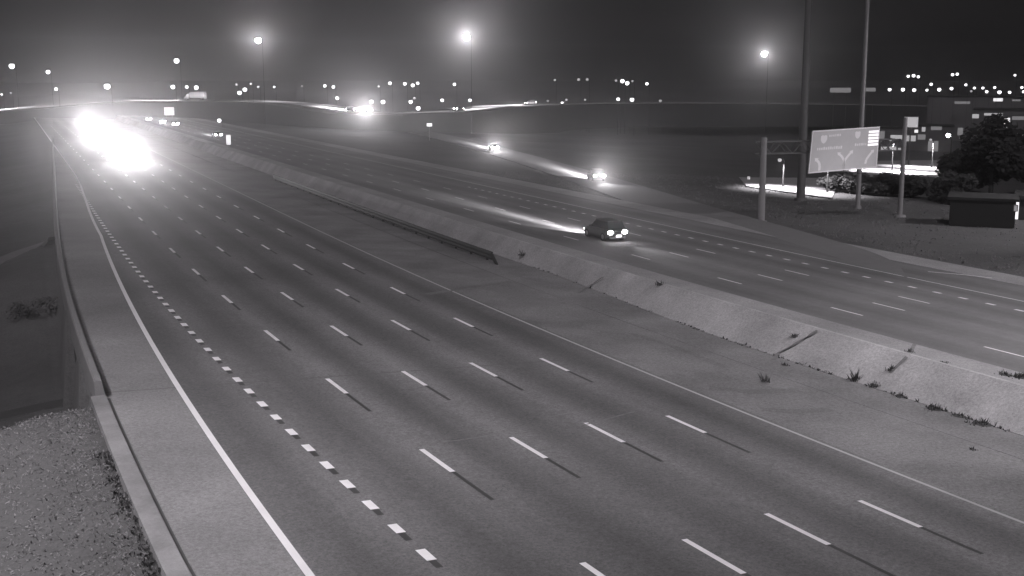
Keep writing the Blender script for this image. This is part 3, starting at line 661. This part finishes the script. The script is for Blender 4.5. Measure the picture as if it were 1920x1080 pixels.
mast((1501, 1515), (376, 36), 9, 16, 'thick dark mast left of the wide highway sign, rising out of the picture', 'pole')
mast((1608, 1625), (391, 36), 7, 9, 'slender greyer mast behind the wide highway sign, rising out of the picture', 'steel', 44)

def small_sign(px, ytop, ybot, wpx, D, label, m='backsign', low=True):
    t = at(px, ytop, D); b = at(px, ybot, D); wd = wpx * D / FPX; g0 = Vector((t.x, t.y, H(t.x, t.y)))
    if g0.z > b.z: g0.z = b.z - .5
    g = empty('road_sign', g0, -math.atan2(t.x, t.y)); tag(g, label, 'road sign')
    hh = t.z - b.z; zc_ = (t.z + b.z) / 2 - g0.z
    MB().box((0, -.06, zc_), (wd, .04, hh)).build('sign_panel', M[m], g)
    mb = MB()
    for sx in ((-.3, .3) if wd > 2 else (0,)): mb.tube((sx * wd, 0, -.2), (sx * wd, 0, zc_ + hh * .45), .07, .06, 8)
    mb.build('post', M['steel'], g)
small_sign(428, 253, 271, 8, 250, 'narrow bright upright marker sign beside the departing lanes')
small_sign(317, 201, 216, 17, 470, 'pale square sign board above the departing car at left', 'panel')  # board glows by itself, standing in for headlights shining back
small_sign(805, 231, 237, 10, 330, 'small bright sign above the start of the ramp')
small_sign(1404, 331, 344, 5, 200, 'small grey sign left of the lit side road', 'panel')

# ------------------------------------------------------------------ lit side road, lot and buildings at the right
def patch(name, c, m, dz=.12):
    mb = MB(); nx, ny = 26, 16
    for j in range(ny + 1):
        for i in range(nx + 1):
            a, b = i / nx, j / ny; l = [c[0][k] + (c[3][k] - c[0][k]) * b for k in (0, 1)]; q = [c[1][k] + (c[2][k] - c[1][k]) * b for k in (0, 1)]
            p = hit(l[0] + (q[0] - l[0]) * a, l[1] + (q[1] - l[1]) * a); mb.v.append((p.x, p.y, H(p.x, p.y) + dz))
    for j in range(ny):
        for i in range(nx): o = j * (nx + 1) + i; mb.f.append((o, o + 1, o + nx + 2, o + nx + 1)); mb.mi.append(0)
    return struct(mb.build(name, m))
patch('side_road', [(1385, 334), (1575, 336), (1560, 374), (1400, 351)], M['lot'], .15)
patch('parking_lot', [(1600, 303), (1800, 301), (1860, 330), (1600, 330)], M['lot'], .15)
def lotlamp(px, py, D, power, label):
    street_lamp(px, py, D, .3, 'lens_dim', label, 'lamps lighting the lot'); t = at(px, py, D); g = scn.collection.objects[-1]
    e = [o for o in scn.collection.objects if o.get('label') == label][0]
    point('lamp_light', e, (0, -1, t.z - e.location.z - .3), power, .3, 140, (0, 0, -1), .4)
lotlamp(1462, 300, 180, 10000, 'dim lamp over the lit side road left of the thick mast')
lotlamp(1545, 300, 174, 7000, 'dim lamp over the lit side road, just under the left corner of the highway sign')
lotlamp(1670, 262, 262, 34000, 'dim lamp over the bright lot right of the highway sign')
lotlamp(1745, 262, 285, 34000, 'dim lamp over the bright lot above the ragged bush')
def building(px0, px1, ytop, D, depth, label, wins, roofm='roof', canopy=None, wallm='wall'):
    a = at(px0, ytop, D); b = at(px1, ytop, D); ztop = a.z; wd = (b - a).length; g0 = Vector(((a.x + b.x) / 2, (a.y + b.y) / 2, 0)); d = (b - a)
    rz = math.atan2(d.y, d.x); g0.z = min(H(a.x, a.y), H(b.x, b.y)) - .3; g = empty('building', g0, rz); tag(g, label, 'building'); hh = ztop - g0.z
    MB().box((0, depth / 2, hh / 2), (wd, depth, hh)).build('wall', M[wallm], g)
    MB().box((0, depth / 2, hh + .15), (wd + .6, depth + .6, .3)).build('roof', M[roofm], g)
    k = D / FPX
    for (x0, y0, x1, y1, m) in wins:
        cx = ((x0 + x1) / 2 - (px0 + px1) / 2) * k; zt = at((x0 + x1) / 2, (y0 + y1) / 2, D).z - g0.z
        f = MB().box((cx, -.03, zt), ((x1 - x0) * k, .08, (y1 - y0) * k)).build('window_frame', M['pole'], g)
        MB().box((cx, -.09, zt), ((x1 - x0) * k - .2, .04, (y1 - y0) * k - .16)).build('pane', M[m], f)
    if canopy:
        x0, x1, yy, m = canopy; cx = ((x0 + x1) / 2 - (px0 + px1) / 2) * k; zt = at(x0, yy, D).z - g0.z
        MB().box((cx, -1.2, zt), ((x1 - x0) * k, 2.4, .5)).build('canopy', M[m], g)
    return g
building(1640, 1700, 240, 420, 14, 'low building with three round-topped lit windows right of the highway sign',
         [(1655, 275, 1667, 287, 'window'), (1669, 275, 1682, 290, 'window'), (1684, 277, 1690, 286, 'window'), (1650, 246, 1661, 262, 'window_dim'), (1670, 253, 1692, 262, 'window')])
building(1696, 1788, 236, 430, 16, 'long low building with a lit canopy strip behind the bright lot',
         [(1700, 254, 1722, 265, 'window'), (1724, 252, 1738, 262, 'window_dim'), (1764, 243, 1746, 250, 'window_dim') if 0 else (1745, 236, 1764, 244, 'window_dim'), (1718, 243, 1725, 249, 'window_hot'), (1730, 238, 1737, 247, 'window'), (1733, 283, 1740, 293, 'window_dim'), (1742, 265, 1760, 300, 'window_dim')])
building(1826, 1960, 206, 400, 18, 'taller building with lit windows and canopy behind the tallest tree',
         [(1834, 214, 1846, 222, 'window'), (1853, 212, 1884, 217, 'window'), (1868, 228, 1880, 245, 'window_dim'), (1886, 222, 1896, 250, 'window_hot'), (1898, 218, 1918, 225, 'window_dim'), (1906, 246, 1930, 254, 'window'), (1812, 240, 1822, 254, 'window_dim')])
building(1740, 1960, 182, 500, 20, 'distant wide building roofline under the parking lot lamps',
         [(1800, 190, 1826, 195, 'window_dim'), (1862, 184, 1878, 190, 'window_hot'), (1892, 186, 1906, 190, 'window_dim')])
building(1782, 1906, 374, 138, 6, 'low black shed at the foot of the dark trees', [(1893, 384, 1901, 396, 'window_dim')], 'darkwall', None, 'darkwall')
building(1905, 1990, 372, 150, 7, 'small building with a lit doorway at the right picture border', [(1905, 376, 1919, 411, 'window_hot')], 'darkwall', None, 'darkwall')
# pylon sign
t = at(1708, 229, 300); g = empty('pylon_sign', (t.x, t.y, H(t.x, t.y)), -math.atan2(t.x, t.y)); tag(g, 'lit rectangular pylon sign on a pole above the low buildings', 'pylon sign'); hh = t.z - g.location.z
MB().box((0, 0, hh), (3.5, .5, 2.7)).build('frame', M['pole'], g); MB().box((0, -.29, hh), (3.2, .06, 2.4)).build('lit_face', M['panel'], g); MB().tube((0, 0, -.3), (0, 0, hh - 1.3), .2, .2).build('pole', M['pole'], g)
# far flat glows: lit signs on the skyline
for px, py, wd, hh_, lab in ((1576, 169, 36, 9, 'wide faint lit sign board far beyond the highway sign'), (1632, 168, 18, 7, 'narrow faint lit sign board beside the slender mast')):
    small_sign(px, py - hh_ / 2, py + hh_ / 2, wd, 500, lab, 'window_dim')

# ------------------------------------------------------------------ haze
mb = MB(); mb.box((450, 700, 17), (2600, 2000, 90)); hz = mb.build('haze', None or bpy.data.materials.new('haze')); hz['kind'] = 'stuff'
hm = hz.data.materials[0]; hm.use_nodes = True; nt = hm.node_tree; nt.nodes.clear(); out = nt.nodes.new('ShaderNodeOutputMaterial'); pv = nt.nodes.new('ShaderNodeVolumePrincipled')
pv.inputs['Density'].default_value = HAZE; pv.inputs['Anisotropy'].default_value = HAZE_G; pv.inputs['Color'].default_value = (.97, .95, .97, 1); nt.links.new(pv.outputs[0], out.inputs['Volume'])
hm.cycles.homogeneous_volume = True; hm.cycles.volume_sampling = 'EQUIANGULAR'
